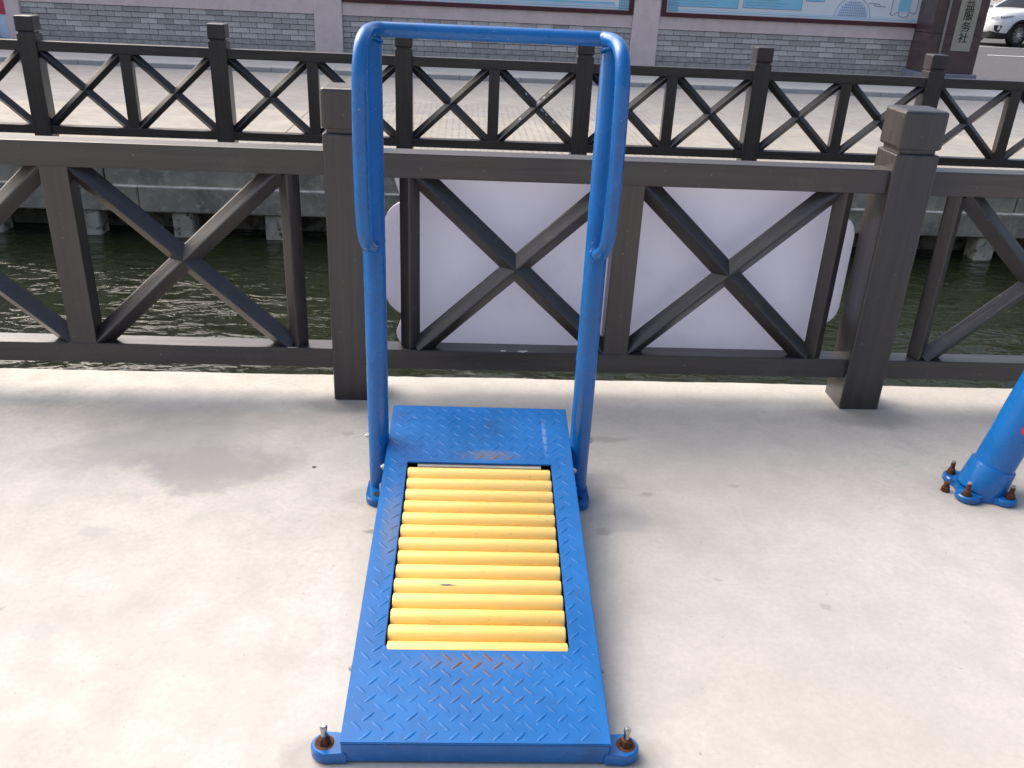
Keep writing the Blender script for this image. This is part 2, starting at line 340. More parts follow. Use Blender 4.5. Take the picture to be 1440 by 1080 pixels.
for a in ((14.6, 17.4, 25.6, 25.72), (16.0, 30, 29.3, 29.4)):
    link('painted_line', bxm('painted_line', M_LINE, *a, G-.01, G+.008), drive)

# canal sides
t = thing('retaining_wall', 'stained concrete canal bank wall standing on short piles below the far railing', 'wall', (0, BANK, WATER))
x = -12.0; k = 0
while x < 14:
    L_ = 1.74
    link('cap_beam', bxm('cap_beam', M_QUAY, x, x+L_-.012, BANK+.03+.004*(k % 3), BANK+.5, -.49, G-.012, bev=.008), t)
    link('lower_beam', bxm('lower_beam', M_QUAY, x+.3, x+.3+L_-.006, BANK-.012-.004*(k % 2), BANK+.48, -.722, -.492, bev=.012), t)
    link('ledge', bxm('ledge', M_LEDGE, x+.3, x+.3+L_-.004, BANK-.016, BANK+.06, -.498, -.478, bev=.005), t)
    x += L_; k += 1
link('back_wall', bxm('back_wall', M_QUAYD, -14, 16, BANK+.38, BANK+.8, -2, -.70), t)
for k in range(-9, 20):
    xc = -2.64+.87*k; j = .02*math.sin(k*3.7)
    link('pile', bxm('pile', M_PILE, xc-.095+j, xc+.095+j, BANK+.03, BANK+.24, -2, -.722, bev=.014), t)
t = thing('quay_wall', 'concrete quay wall holding up the near pavement edge', 'wall', (0, EDGE, -2))
link('wall_face', bxm('wall_face', M_QUAYD, -20, 20, EDGE-.3, EDGE-.02, -2.2, -.305), t)

# ------------------------------------------------------------------ fences
W = .1545; ZN, ZCT, ZT, TT, ZB, TB, DR, SB = .9765, 1.1206, .9189, .0842, .2025, .0762, .0843, .0169
bm = bmesh.new(); box(bm, 0, W, 0, W, 0, ZN, bev=.006, seg=2); box(bm, .014, W-.014, .014, W-.014, ZN-.01, ZN+.025); ME_POST = mk('post', bm, MF_Z)
bm = bmesh.new(); box(bm, -.001, W+.001, -.001, W+.001, ZN+.014, ZCT, bev=.011, seg=2); ME_CAP = mk('post_cap', bm, MF_Z)
def diamond(name, L_, s, mat):                       # a bar along X with a square section standing on its edge
    h = s/2; bm = bmesh.new(); b = h*.10
    poly = [(0, h-b*.3), (b, h-b), (h-b, b), (h-b*.3, 0), (h-b, -b), (b, -h+b), (0, -h+b*.3), (-b, -h+b), (-h+b, -b), (-h+b*.3, 0), (-h+b, b), (-b, h-b)]
    prism(bm, poly, -L_/2, L_/2, 'X'); return mk(name, bm, mat)
def fence(label, xs0, pitch, ks, Y, z0, side_stiles):
    t = thing('canal_railing', label, 'railing', (xs0, Y, z0), 'railings along the canal')
    yc = Y+SB+DR/2
    # shared pieces
    span = pitch-W; stile = .072
    me_top = bxm('top_rail', MF_X, -span/2-.02, span/2+.02, -DR/2, DR/2, -TT, 0, bev=.004, seg=2)
    me_bot = bxm('bottom_rail', MF_X, -span/2-.02, span/2+.02, -DR/2, DR/2, -TB, 0, bev=.004, seg=2)
    hh = ZT-TT-ZB
    mw_ = .094 if side_stiles else .100
    me_mid = bxm('middle_upright', MF_Z, -mw_/2, mw_/2, -DR/2+.004, DR/2-.004, -.01, hh+.01, bev=.004, seg=2)
    if side_stiles: me_st = diamond('side_upright', hh+.02, stile, MF_X)
    xin = span/2-(.128+stile/2 if side_stiles else 0)   # outer end of the lattice
    a, b = mw_/2, xin; cx, wX = (a+b)/2, b-a
    ang = math.atan2(hh, wX); Ld = math.hypot(hh, wX)+.015
    me_br = diamond('brace', Ld, .080 if side_stiles else .083, MF_X)
    for k in ks:
        x = xs0+pitch*k
        p = link('post', ME_POST, t, (x, Y, z0)); link('post_cap', ME_CAP, p)
        c = x+W+span/2
        link('top_rail', me_top, t, (c, yc, z0+ZT)); link('bottom_rail', me_bot, t, (c, yc, z0+ZB))
        link('middle_upright', me_mid, t, (c, yc, z0+ZB))
        for s in (-1, 1):
            if side_stiles:
                o = link('side_upright', me_st, t, (c+s*(span/2-.128), yc, z0+ZB+hh/2)); o.rotation_euler = (0, R(90), 0)
            for d in (-1, 1):
                o = link('brace', me_br, t, (c+s*cx, yc, z0+ZB+hh/2)); o.rotation_euler = (0, d*ang, 0)
    return t
near = fence('dark brown wood-grained railing on the near pavement behind the blue machine', -.4689, 1.94, range(-3, 5), 2.99, 0, True)
far = fence('dark brown cross-braced railing on the far side of the canal', -.635, 1.629, range(-6, 9), 8.3708, G, False)
# bare patches where the near rail has lost its paint
rl = min((o for o in near.children if o.name.startswith('bottom_rail')), key=lambda o: abs(o.location.x-.58))
for (x, dx) in ((.160, .018), (.232, .034)):
    bm = bmesh.new(); n = 9
    poly = [(x-.58+dx*(.8+.3*random.random())*.6*math.cos(2*math.pi*i/n), -DR/2+.011+.009*(.4+.8*random.random())*math.sin(2*math.pi*i/n)) for i in range(n)]
    prism(bm, poly, -.001, .0015, 'Z'); o = link('paint_chip', mk('paint_chip', bm, M_CHIP), rl)

# chipped paint on two braces of the far railing
for br in [o for o in far.children if o.name.startswith('brace') and abs(o.location.x-(.257+.38)) < .12]:
    for xk, lk in ((.06, .05), (.13, .03), (.20, .055), (-.16, .03)):
        bm = bmesh.new(); m_ = Matrix.Translation((xk+random.uniform(-.02, .02), -.0202, .0202)) @ Matrix.Rotation(R(45), 4, 'X')
        poly = [(lk*.5*math.cos(a)*random.uniform(.6, 1.1), .011*math.sin(a)*random.uniform(.4, 1.1)) for a in [2*math.pi*i/9 for i in range(9)]]
        prism(bm, poly, -.002, .0012, 'Z')
        for v in bm.verts: v.co = m_ @ v.co
        link('paint_chip', mk('paint_chip', bm, M_CHIP), br)

# sign board fixed to the canal side of the near fence
t = thing('sign_board', 'blank white sign board with lobed ends fixed behind the near railing', 'sign', (.58, 3.14, .16))
def rr(x0, x1, z0, z1, r): return arc(x1-r, z1-r, r, 90, 0, 5)+arc(x1-r, z0+r, r, 0, -90, 5)+arc(x0+r, z0+r, r, -90, -180, 5)+arc(x0+r, z1-r, r, 180, 90, 5)
out = ([(-.16, .872), (1.30, .872)]+arc(1.322, .80, .055, 80, -10, 5)+[(1.372, .742)]+arc(1.375, .645, .08, 80, 0, 7)+arc(1.375, .365, .08, 0, -80, 7)+[(1.372, .272)]+arc(1.322, .21, .055, 10, -80, 5)+
       [(1.30, .150), (-.16, .150)]+arc(-.19, .215, .055, -100, -190, 5)+[(-.222, .285)]+arc(-.19, .385, .095, -110, -180, 7)+arc(-.19, .632, .095, 180, 110, 7)+[(-.222, .738)]+arc(-.19, .81, .055, 190, 100, 5))
bm = bmesh.new(); prism(bm, out, 3.140, 3.152, 'Y', bev=.0015); link('panel', mk('panel', bm, M_BOARD), t)

# ------------------------------------------------------------------ the roller walking machine
TM = Matrix.Translation((.0485, 1.314, 0)) @ Matrix.Rotation(R(-.85), 4, 'Z')
tm = thing('walking_machine', 'blue steel roller treadmill with yellow rollers and looped blue handrails', 'exercise machine', (.0485, 1.314, 0)); tm.rotation_euler = (0, 0, R(-.85))
def tl(name, me, parent=None, m=None):
    o = bpy.data.objects.new(name, me); COL.objects.link(o); o.parent = parent or tm
    if m is not None: o.matrix_local = m
    return o
Z0, Z1, LY, HW = .060, .205, 1.236, .2785
SL = math.hypot(LY, Z1-Z0); ANG = math.atan2(Z1-Z0, LY)
PL = Matrix.Translation((0, 0, Z0)) @ Matrix.Rotation(ANG, 4, 'X')        # u across, s up the slope, n normal
WU, WS0, WS1 = .2115, .2555, .944
# sheet with its roller window
bm = bmesh.new()
o4 = [(-HW, 0), (HW, 0), (HW, SL), (-HW, SL)]; i4 = [(-WU, WS0), (WU, WS0), (WU, WS1), (-WU, WS1)]
def ring(z): return [bm.verts.new((x, y, z)) for x, y in o4], [bm.verts.new((x, y, z)) for x, y in i4]
(ot, it), (ob, ib) = ring(0), ring(-.004)
for i in range(4):
    j = (i+1) % 4
    bm.faces.new((ot[i], ot[j], it[j], it[i])); bm.faces.new((ob[i], ib[i], ib[j], ob[j])); bm.faces.new((ot[i], ob[i], ob[j], ot[j])); bm.faces.new((it[i], it[j], ib[j], ib[i]))
bmesh.ops.bevel(bm, geom=[e for e in bm.edges if all(v.co.z > -.001 for v in e.verts) and (len({round(v.co.x, 4) for v in e.verts}) == 1 or len({round(v.co.y, 4) for v in e.verts}) == 1)], offset=.0016, segments=2, affect='EDGES')
tread = tl('tread_plate', mk('tread_plate', bm, M_TREAD, True), m=PL)
# raised lozenges
bm = bmesh.new(); p = .0455
def lug(cu, cs, ang, h=.0012):
    h *= random.uniform(.6, 1.15); ang += random.uniform(-.04, .04); cu += random.uniform(-.0008, .0008)
    ca, sa = math.cos(ang), math.sin(ang); n = 10; A, B = [], []
    for i in range(n):
        a = 2*math.pi*i/n
        for lst, kx, ky, z in ((A, .0185, .0052, -.0004), (B, .0125, .0020, h)):
            x_, y_ = kx*math.cos(a), ky*math.sin(a)*(1 if abs(math.cos(a)) < .95 else .3); lst.append(bm.verts.new((cu+x_*ca-y_*sa, cs+x_*sa+y_*ca, z)))
    for i in range(n): bm.faces.new((A[i], A[(i+1) % n], B[(i+1) % n], B[i]))
    bm.faces.new(B)
def lug_ok(u, s):
    if abs(u) > HW-.014 or s < .012 or s > SL-.012: return False
    return not (abs(u) < WU+.014 and WS0-.012 < s < WS1+.012)
for i in range(-8, 9):
    for j in range(0, 30):
        u, s = i*p, .018+j*p
        if lug_ok(u, s): lug(u, s, R(43))
        u, s = u+p/2, s+p/2
        if lug_ok(u, s): lug(u, s, R(-43), .0008)
tag(tl('tread_lozenges', mk('tread_lozenges', bm, M_LUG, True), tread), None, None, kind='stuff')
# frame: front apron and side channels below the sheet
FR = bmesh.new()
bm = bmesh.new(); box(bm, -HW+.001, HW-.001, .0015, .030, .004, Z0-.0045, bev=.003); tl('front_apron', mk('front_apron', bm, M_BLUE))
for s in (-1, 1):
    bm = bmesh.new(); y1 = LY-.004
    a0, a1 = s*(HW-.001), s*(HW-.026)
    prism(bm, [(.031, .004), (.30, .004), (y1, Z1-.060), (y1, Z1-.005), (.031, Z0-.0012)], min(a0, a1), max(a0, a1), 'X', bev=.002)
    tl('side_channel', mk('side_channel', bm, M_BLUE))
bm = bmesh.new(); box(bm, -HW+.027, HW-.027, LY-.03, LY-.005, Z1-.06, Z1-.007, bev=.002); tl('rear_channel', mk('rear_channel', bm, M_BLUE))
bm = bmesh.new(); box(bm, -WU-.012, WU+.012, WS0-.03, WS1+.20, -.060, -.056); tl('tray', mk('tray', bm, M_DARK), m=PL)
for s in (-1, 1):
    bm = bmesh.new(); box(bm, min(s*(WU+.001), s*(WU+.012)), max(s*(WU+.001), s*(WU+.012)), WS0-.02, WS1+.02, -.055, -.0055); tl('roller_cheek', mk('roller_cheek', bm, M_DARK), m=PL)
bm = bmesh.new(); box(bm, -WU+.03, WU-.03, WS1-.012, WS1+.004, -.02, -.006); tl('cross_strip', mk('cross_strip', bm, M_GREYMETAL), m=PL)
# rollers
n_r = 14; s_last = .909; pr = (.909-.2565)/13
bm = bmesh.new(); rr_ = .0243; hl = WU-.0035
lathe(bm, [(rr_*.55, -hl), (rr_-.004, -hl), (rr_-.001, -hl+.0015), (rr_, -hl+.004), (rr_, hl-.004), (rr_-.001, hl-.0015), (rr_-.004, hl), (rr_*.55, hl)], 32, Matrix.Rotation(R(90), 4, 'Y'))
ME_ROLL = mk('roller', bm, M_YEL, True)
for k in range(n_r):
    rm_ = PL @ Matrix.Translation((random.uniform(-.0015, .0015), .9065-k*.0502, -.0215)) @ Matrix.Rotation(random.uniform(0, 6.28), 4, 'X')
    o = tl('roller', ME_ROLL, m=rm_)
    if k == 9:
        bm = bmesh.new(); poly = [(-.021, 0), (-.012, .0022), (.004, .0028), (.010, .0012), (.021, .0004), (.008, -.0012), (-.008, -.002)]
        prism(bm, [(a-.075, b) for a, b in poly], rr_-.0006, rr_+.0005, 'Z')
        q = tl('scratch', mk('scratch', bm, M('scratch_grey', (.16, .20, .19), rough=.7)), o)
        q.matrix_local = rm_.inverted() @ PL @ Matrix.Translation((0, .9065-k*.0502, -.0215)) @ Matrix.Rotation(R(22), 4, 'X')
# handrail posts and tube
PX, PY, PR_ = .3065, 1.046, .0310
for s in (-1, 1):
    bm = bmesh.new(); lathe(bm, [(PR_, .015), (PR_, 1.322), (PR_*.8, 1.333), (0, 1.336)], 32, Matrix.Translation((s*PX, PY, 0))); po = tl('upright', mk('upright', bm, M_BLUE, True))
    bm = bmesh.new(); rot = Matrix.Translation((s*PX, PY-.028, 0))
    poly = [(s*PX+x, PY-.016+y) for x, y in arc(0, -.045, .036, 180, 360, 12)+arc(0, .03, .036, 0, 180, 12)]
    prism(bm, poly, .001, .026, 'Z', bev=.004); bp = tl('base_plate', mk('base_plate', bm, M_BLUE))
    bm = bmesh.new(); lathe(bm, [(.0135, .024), (.0135, .0275)], 14, Matrix.Translation((s*PX, PY-.062, 0))); tl('bolt_hole', mk('bolt_hole', bm, M_DARK), bp)
    bm = bmesh.new(); lathe(bm, [(.0068, .027), (.0068, .062), (.005, .066), (0, .0665)], 10, Matrix.Translation((s*(PX-.012), PY-.062, 0))); tl('anchor_bolt', mk('anchor_bolt', bm, M_STEEL, True), bp)
    # cross bolts through upright and side channel
    for (xx, y_, z_, r_) in ((PX+PR_-.002, PY, .195, .0085), (HW-.001, PY-.106, .150, .0095), (HW-.001, .222, .048, .008)):
        bm = bmesh.new(); mt = Matrix.Translation((s*xx, y_, z_)) @ Matrix.Rotation(s*R(90), 4, 'Y')
        lathe(bm, [(r_*1.25, 0), (r_*1.25, .002), (r_, .0021), (r_, .008), (r_*.55, .0081), (r_*.5, .013), (0, .0135)], 6, mt); tl('side_bolt', mk('side_bolt', bm, M_STEEL if y_ > .5 else M_GREYMETAL))
    # front anchor lug
    bm = bmesh.new(); sx = lambda v: s*v
    poly = [(HW-.012, .0), (HW+.034, .0)]+arc(HW+.034, .030, .030, -90, 90, 12)[1:]+[(HW-.012, .060)]
    prism(bm, [(s*a, b-.003) for a, b in poly], .003, .030, 'Z', bev=.004); lg = tl('anchor_lug', mk('anchor_lug', bm, M_BLUE, True))
    c_ = Matrix.Translation((s*(HW+.036), .028, 0))
    bm = bmesh.new(); lathe(bm, [(.0205, .028), (.0205, .0305), (.016, .0312), (.0155, .0302), (0, .0302)], 24, c_); tl('washer', mk('washer', bm, M_RUST), lg)
    bm = bmesh.new(); lathe(bm, [(.0135, .030), (.0115, .046), (.009, .048), (0, .048)], 6, c_); tl('rusty_nut', mk('rusty_nut', bm, M_RUST), lg)
    bm = bmesh.new(); lathe(bm, [(.0066, .046), (.0066, .066), (.0078, .067), (.0078, .074), (.005, .078), (0, .0785)], 12, c_); tl('anchor_bolt', mk('anchor_bolt', bm, M_STEEL, True), lg)
half = [(-.306, 1.032, .792), (-.309, .985, .804), (-.314, .925, .842), (-.317, .905, .91), (-.318, .900, 1.05), (-.316, .900, 1.20), (-.314, .902, 1.265), (-.311, .920, 1.311), (-.307, .955, 1.333), (-.300, 1.005, 1.342), (-.283, 1.038, 1.344), (-.248, 1.049, 1.344)]
path = half+[(0, 1.049, 1.344)]+[(-a, b, c) for a, b, c in half[::-1]]
bm = bmesh.new(); tube(bm, spline(path, 8), lambda q: .0185, 20); hr = tl('handrail', mk('handrail', bm, M_BLUE, True))
for s in (-1, 1):                                   # weld beads where the tube meets the upright
    for cen, nrm_, rr_3 in (((s*.307, 1.0155, .795), Vector((0, 1, -.25)), .0195), ((s*.298, 1.030, 1.318), Vector((0, .4, 1)), .024)):
        u_ = nrm_.normalized().orthogonal().normalized(); w_ = nrm_.normalized().cross(u_); bm = bmesh.new()
        tube(bm, [Vector(cen)+(u_*math.cos(a*.2618)+w_*math.sin(a*.2618))*(rr_3+random.uniform(-.001, .001)) for a in range(25)], lambda q: .0032+random.uniform(-.0008, .0010), 8); tl('weld_bead', mk('weld_bead', bm, M_BLUE, True), hr)

# ------------------------------------------------------------------ leg of the neighbouring machine
bx_, by_ = 1.714, 2.405
pl = thing('machine_leg', 'leaning thick blue pipe with bolted foot standing beside the right railing post', 'pipe', (bx_, by_, 0))
lean = Vector((.27, .03, 1)).normalized(); q = Vector((0, 0, 1)).rotation_difference(lean).to_matrix().to_4x4()
B0 = Matrix.Translation((bx_, by_, .0)) @ q
rp = .0635
bm = bmesh.new(); lathe(bm, [(rp, .09), (rp, 1.35), (rp*.95, 1.37), (0, 1.375)], 48, B0); link('pipe', mk('pipe', bm, M_BLUE, True), pl)
bm = bmesh.new(); lathe(bm, [(rp+.012, .015), (rp+.008, .100), (rp+.006, .106), (rp+.002, .108)], 48, B0); link('collar', mk('collar', bm, M_BLUE, True), pl)
bolts = [R(a) for a in (140, 205, 245, 312, 30, 80)]
bolts = [R(a) for a in (128, 218, 308, 38)]
outl = []
for i in range(96):
    a = 2*math.pi*i/96; r_ = rp+.012
    for b in bolts:
        d = math.atan2(math.sin(a-b), math.cos(a-b)); r_ = max(r_, (rp+.012)+.043*max(0, math.cos(min(abs(d)*3.1, math.pi/2)))**.6)
    outl.append((bx_+r_*math.cos(a), by_+r_*math.sin(a)))
bm = bmesh.new(); prism(bm, outl, .002, .024, 'Z', bev=.004); fl = link('foot_plate', mk('foot_plate', bm, M_BLUE, True), pl)
for b in bolts:
    c_ = Matrix.Translation((bx_+(rp+.033)*math.cos(b), by_+(rp+.033)*math.sin(b), 0))
    bm = bmesh.new(); lathe(bm, [(.0165, .022), (.0165, .0245), (0, .0246)], 20, c_); link('bolt_hole', mk('bolt_hole', bm, M_DARK), fl)
    bm = bmesh.new(); lathe(bm, [(.0125, .0245), (.0115, .040), (.0075, .042), (.0075, .062), (.006, .064), (0, .0645)], 8, c_); link('anchor_bolt', mk('anchor_bolt', bm, M_RUST), fl)
    bm = bmesh.new(); lathe(bm, [(.0070, .0640), (.0062, .070), (0, .071)], 8, c_); link('bolt_tip', mk('bolt_tip', bm, M_GREYMETAL, True), fl)
bm = bmesh.new(); lathe(bm, [(.015, .002), (.013, .016), (.010, .017), (.0085, .034), (0, .035)], 7, Matrix.Translation((1.602, 2.405, 0))); link('rusty_stub', mk('rusty_stub', bm, M_RUST), fl)
a_ = R(257); bm = bmesh.new()                      # round red sticker wrapped on the pipe
rows = [[bm.verts.new(B0 @ Vector(((rp+.0008)*math.cos(a_+.21*rr*math.cos(th)/1), (rp+.0008)*math.sin(a_+.21*rr*math.cos(th)), .262+.017*rr*math.sin(th)))) for th in [2*math.pi*i/20 for i in range(20)]] for rr in (.001, .6, 1.)]
for a, b in zip(rows, rows[1:]):
    for i in range(20): bm.faces.new((a[i], a[(i+1) % 20], b[(i+1) % 20], b[i]))
link('sticker', mk('sticker', bm, M_RED), pl)

# ------------------------------------------------------------------ wall across the road
WY = 17.0; PB = G+.075
wl = thing('street_wall', 'grey brick and pink stone wall standing across the road', 'wall', (0, WY, PB))
link('backing', bxm('backing', M_MORTAR, -14, 8.62, WY+.012, WY+.4, PB, .60), wl)
link('raised_wall', bxm('raised_wall', M_PINK, -14, 8.62, WY+.03, WY+.4, .602, 4.6), wl)  # height added out of view as an occluder to darken the water's reflection
link('coping', bxm('coping', M_QUAY, -14.1, 8.66, WY-.12, WY+.5, 4.602, 4.74, bev=.02), wl)
bays = ((-7.74, -2.69), (-2.20, 2.962), (3.445, 8.50))
for a, b in bays: link('stone_band', bxm('stone_band', M_PINK, a+.002, b-.002, WY-.026, WY+.028, .583, .80, bev=.006), wl)
for a, b in ((-7.99, -7.74), (-2.69, -2.20), (2.962, 3.445)): link('pilaster', bxm('pilaster', M_PINK, a, b, WY-.065, WY+.028, PB, 4.6, bev=.012), wl)
CO, BL = .0905, .288; top = .580; cand = []
shared = {}
def brick_mesh(L_, v):
    key = (round(L_, 3), v)
    if key not in shared: shared[key] = bxm('brick', M_BRICK, -L_/2, L_/2, -.0, .03, -CO/2+.005, CO/2-.005, bev=.004)
    return shared[key]
rest = bmesh.new(); nb = 0
for row in range(8):
    zc = top-CO*(row+.5)
    for a, b in bays:
        x = a-(BL/2 if row % 2 else 0)
        while x < b-.01:
            x0, x1 = max(x, a)+.004, min(x+BL, b)-.004; x += BL
            if x1-x0 < .02: continue
            yo = WY-.003+random.uniform(-.004, .004)
            if row < 5 and nb < 300:
                link('brick', brick_mesh(x1-x0, 0), wl, ((x0+x1)/2, yo, zc+random.uniform(-.001, .001))); nb += 1
            elif zc > PB+.03: box(rest, x0, x1, yo, yo+.03, zc-CO/2+.005, zc+CO/2-.005)
tag(link('lower_bricks', mk('lower_bricks', rest, M_BRICK), wl), None, None, kind='stuff')

# notice boards on the wall
def board(label, x0, x1, design):
    z0, z1 = .800, 2.15
    t = thing('notice_board', label, 'notice board', ((x0+x1)/2, WY-.06, z0), 'notice boards on the wall')
    f = .072
    for n, a in (('bottom_rail', (x0, x1, z0, z0+f)), ('top_rail', (x0, x1, z1-f, z1)), ('side_rail', (x0, x0+f, z0+f, z1-f)), ('side_rail', (x1-f, x1, z0+f, z1-f))):
        link(n, bxm(n, M_FRAME, a[0], a[1], WY-.075, WY-.028, a[2], a[3], bev=.005), t)
    po = link('poster', bxm('poster', M_POSTER, x0+f, x1-f, WY-.050, WY-.029, z0+f, z1-f), t)
    Yp = WY-.050
    def flat(name, mat, rects, d=.002):
        bm = bmesh.new()
        for r in rects: box(bm, r[0], r[1], Yp-d, Yp+.001, r[2], r[3])
        return link(name, mk(name, bm, mat), po)
    X0, X1, Z0_ = x0+f, x1-f, z0+f
    flat('border_line', M_PBLUE, [(X0+.03, X1-.03, Z0_+.030, Z0_+.043), (X0+.03, X1-.03, Z0_+.062, Z0_+.068)])
    for cx in (X0+.02, X1-.02-.16):
        rects = [(cx+.16*i/4, cx+.16*i/4+.022, Z0_+.02, Z0_+.20) for i in range(5)]+[(cx, cx+.182, Z0_+.02+.045*i, Z0_+.02+.045*i+.02) for i in range(5)]
        flat('corner_lattice', M_PBLUE, rects, .004)
    design(flat, X0, X1, Z0_, Yp, po)
    return t
def panels(flat, spec):
    for a, b, z, top_ in spec:
        flat('text_panel', M_PBLUE, [(a, b, z, top_)], .003)
        ln = [(a-.012, b+.012, z-.014, z-.002), (a-.012, a-.002, z, top_), (b+.002, b+.012, z, top_)]
        flat('panel_outline', M_PLINE, ln, .0035)
        rows = []; zz = z+.035
        while zz < top_-.03:
            rows.append((a+.03, a+(b-a)*random.uniform(.55, .95), zz, zz+.008)); zz += .045
        flat('small_print', M_PLINE, rows, .005)
def design_right(flat, X0, X1, Z0_, Yp, po):
    panels(flat, [(3.60, 4.82, .99, 1.95), (4.93, 5.98, 1.01, 1.95), (6.06, 6.38, 1.165, 1.95)])
    cx, cz, r = 6.935, .925, .345                      # round lattice bridge
    for nm, mat, ra, rb, d in (('arch_rim', M_PLINE, .325, .335, .004), ('arch_fill', M_PPALE, .0, .285, .003)):
        bm = bmesh.new(); o_ = arc(cx, cz, rb, 0, 180, 24); i_ = arc(cx, cz, max(ra, .001), 180, 0, 24); prism(bm, o_+i_, Yp-d, Yp+.001, 'Y'); link(nm, mk(nm, bm, mat), po)
    bm = bmesh.new()
    for j in range(6):
        for i in range(-7, 8):
            x, z = cx+i*.036+(.018 if j % 2 else 0), cz+.028+j*.043
            if math.hypot(x-cx, z-cz) < .262: box(bm, x-.011, x+.011, Yp-.006, Yp, z-.012, z+.012)
    tag(link('arch_lattice', mk('arch_lattice', bm, M_PLINE), po), None, None, kind='stuff')
    for pts in ([(7.20, 1.165), (7.33, 1.17), (7.42, 1.155)], [(7.30, 1.145), (7.35, 1.128), (7.52, 1.122)]):
        bm = bmesh.new(); tube(bm, spline([(a, Yp-.002, b) for a, b in pts], 5), .007, 6); link('cloud_stroke', mk('cloud_stroke', bm, M_PLINE), po)
    flat('lantern_panel', M_PBLUE, [(7.76, 7.98, 1.06, 1.9)], .003)
    pts = [(7.63, 1.9), (7.64, 1.1), (7.62, 1.02), (7.68, .985), (7.73, 1.03), (7.78, 1.045), (7.80, .985), (7.87, .965), (7.95, .985), (7.98, 1.05), (8.06, 1.04), (8.10, 1.12), (8.11, 1.9)]
    bm = bmesh.new(); tube(bm, spline([(a, Yp-.002, b) for a, b in pts], 6), .008, 6); link('scroll_outline', mk('scroll_outline', bm, M_PLINE), po)
    flat('edge_line', M_PLINE, [(X1-.06, X1-.048, Z0_+.2, 1.95)], .004)
def design_left(flat, X0, X1, Z0_, Yp, po):
    panels(flat, [(-1.80, -.3, 1.06, 1.95), (-.1, 1.2, 1.06, 1.95), (1.4, 2.55, 1.06, 1.95)])
    flat('wide_band', M_PBLUE, [(X0+.26, X1-.26, Z0_+.085, Z0_+.12)], .003)
board('maroon framed notice board hanging left of the middle pink pilaster', -2.185, 2.945, design_left)
board('maroon framed notice board with an arched lattice motif beside the gate pier', 3.475, 8.505, design_right)
# red and white display at the far left
t = thing('display_panel', 'red and pale blue display panel at the left end of the wall', 'display', (-9.3, WY-.05, .1))
link('lower_sheet', bxm('lower_sheet', M_PPALE, -10.6, -7.995, WY-.05, WY+.029, -.04, .358), t)
link('red_sheet', bxm('red_sheet', M_PRED, -10.6, -7.995, WY-.056, WY+.029, .362, 2.1), t)
bm = bmesh.new()
for i in range(500):
    x, y = random.uniform(-9.8, -8.0), random.uniform(WY-.35, WY-.08); h = random.uniform(.05, .16); a = random.uniform(0, 6.28); dx, dy = .012*math.cos(a), .012*math.sin(a); lx, ly = random.uniform(-.07, .07), random.uniform(-.05, .02)
    bm.faces.new([bm.verts.new(c) for c in ((x-dx, y-dy, PB), (x+dx, y+dy, PB), (x+lx, y+ly, PB+h))])
go = link('grass', mk('grass', bm, M_GRASS)); tag(go, 'short dark grass below the display panel', 'grass', kind='stuff')

# gate pier with its name plate
gp = thing('gate_pier', 'dark polished granite gate pier at the right end of the wall', 'pier', (8.64, 16.3, PB))
for zc0, zc1 in ((.095, .745), (.749, 1.50), (1.504, 2.25), (2.254, 3.0)):
    link('granite_slab', bxm('granite_slab', M_GRANITE, 8.375, 9.075, 16.30, 17.1, zc0, zc1, bev=.006), gp)
    link('side_slab', bxm('side_slab', M_GRANITE, 8.16, 8.372, 16.34, 17.1, zc0, zc1, bev=.006), gp)
link('edge_reflection', bxm('edge_reflection', M_GREYMETAL, 8.372, 8.394, 16.292, 16.3385, .10, 3.0), gp)  # pale strip modelled in place of the reflection along the granite edge
link('plinth', bxm('plinth', M_PLINTH, 8.10, 9.135, 16.24, 17.12, PB, .092, bev=.012), gp)
np_ = thing('name_plate', 'brass name plate with black Chinese characters on the dark gate pier', 'name plate', (8.72, 16.29, .475))
link('plate', bxm('plate', M_PLATE, 8.555, 8.905, 16.280, 16.299, .475, 1.9, bev=.004), np_)
for ch, z in zip('益服务社', (1.228, 1.062, .878, .696)):
    cu = bpy.data.curves.new('character', 'FONT'); cu.body = ch; cu.size = .175; cu.align_x = 'CENTER'; cu.align_y = 'CENTER'; cu.extrude = .002
    o = bpy.data.objects.new('tmp', cu); COL.objects.link(o); bpy.context.view_layer.update()
    me = bpy.data.meshes.new_from_object(o.evaluated_get(bpy.context.evaluated_depsgraph_get())); bpy.data.objects.remove(o)
    ys = [v.co.y for v in me.vertices]; xs = [v.co.x for v in me.vertices]; cx, cy = (min(xs)+max(xs))/2, (min(ys)+max(ys))/2
    for v in me.vertices: v.co = Vector((8.728+(v.co.x-cx), 16.2785-v.co.z, z+(v.co.y-cy)))
    b2 = bmesh.new(); b2.from_mesh(me); dup_ = bmesh.ops.duplicate(b2, geom=b2.verts[:]+b2.edges[:]+b2.faces[:])
    for g_ in dup_['geom']:
        if isinstance(g_, bmesh.types.BMVert): g_.co.x += .004; g_.co.z += .002; g_.co.y -= .0005
    b2.to_mesh(me); b2.free(); me.materials.clear(); me.materials.append(M_INK); me.name = 'character'; link('character', me, np_)

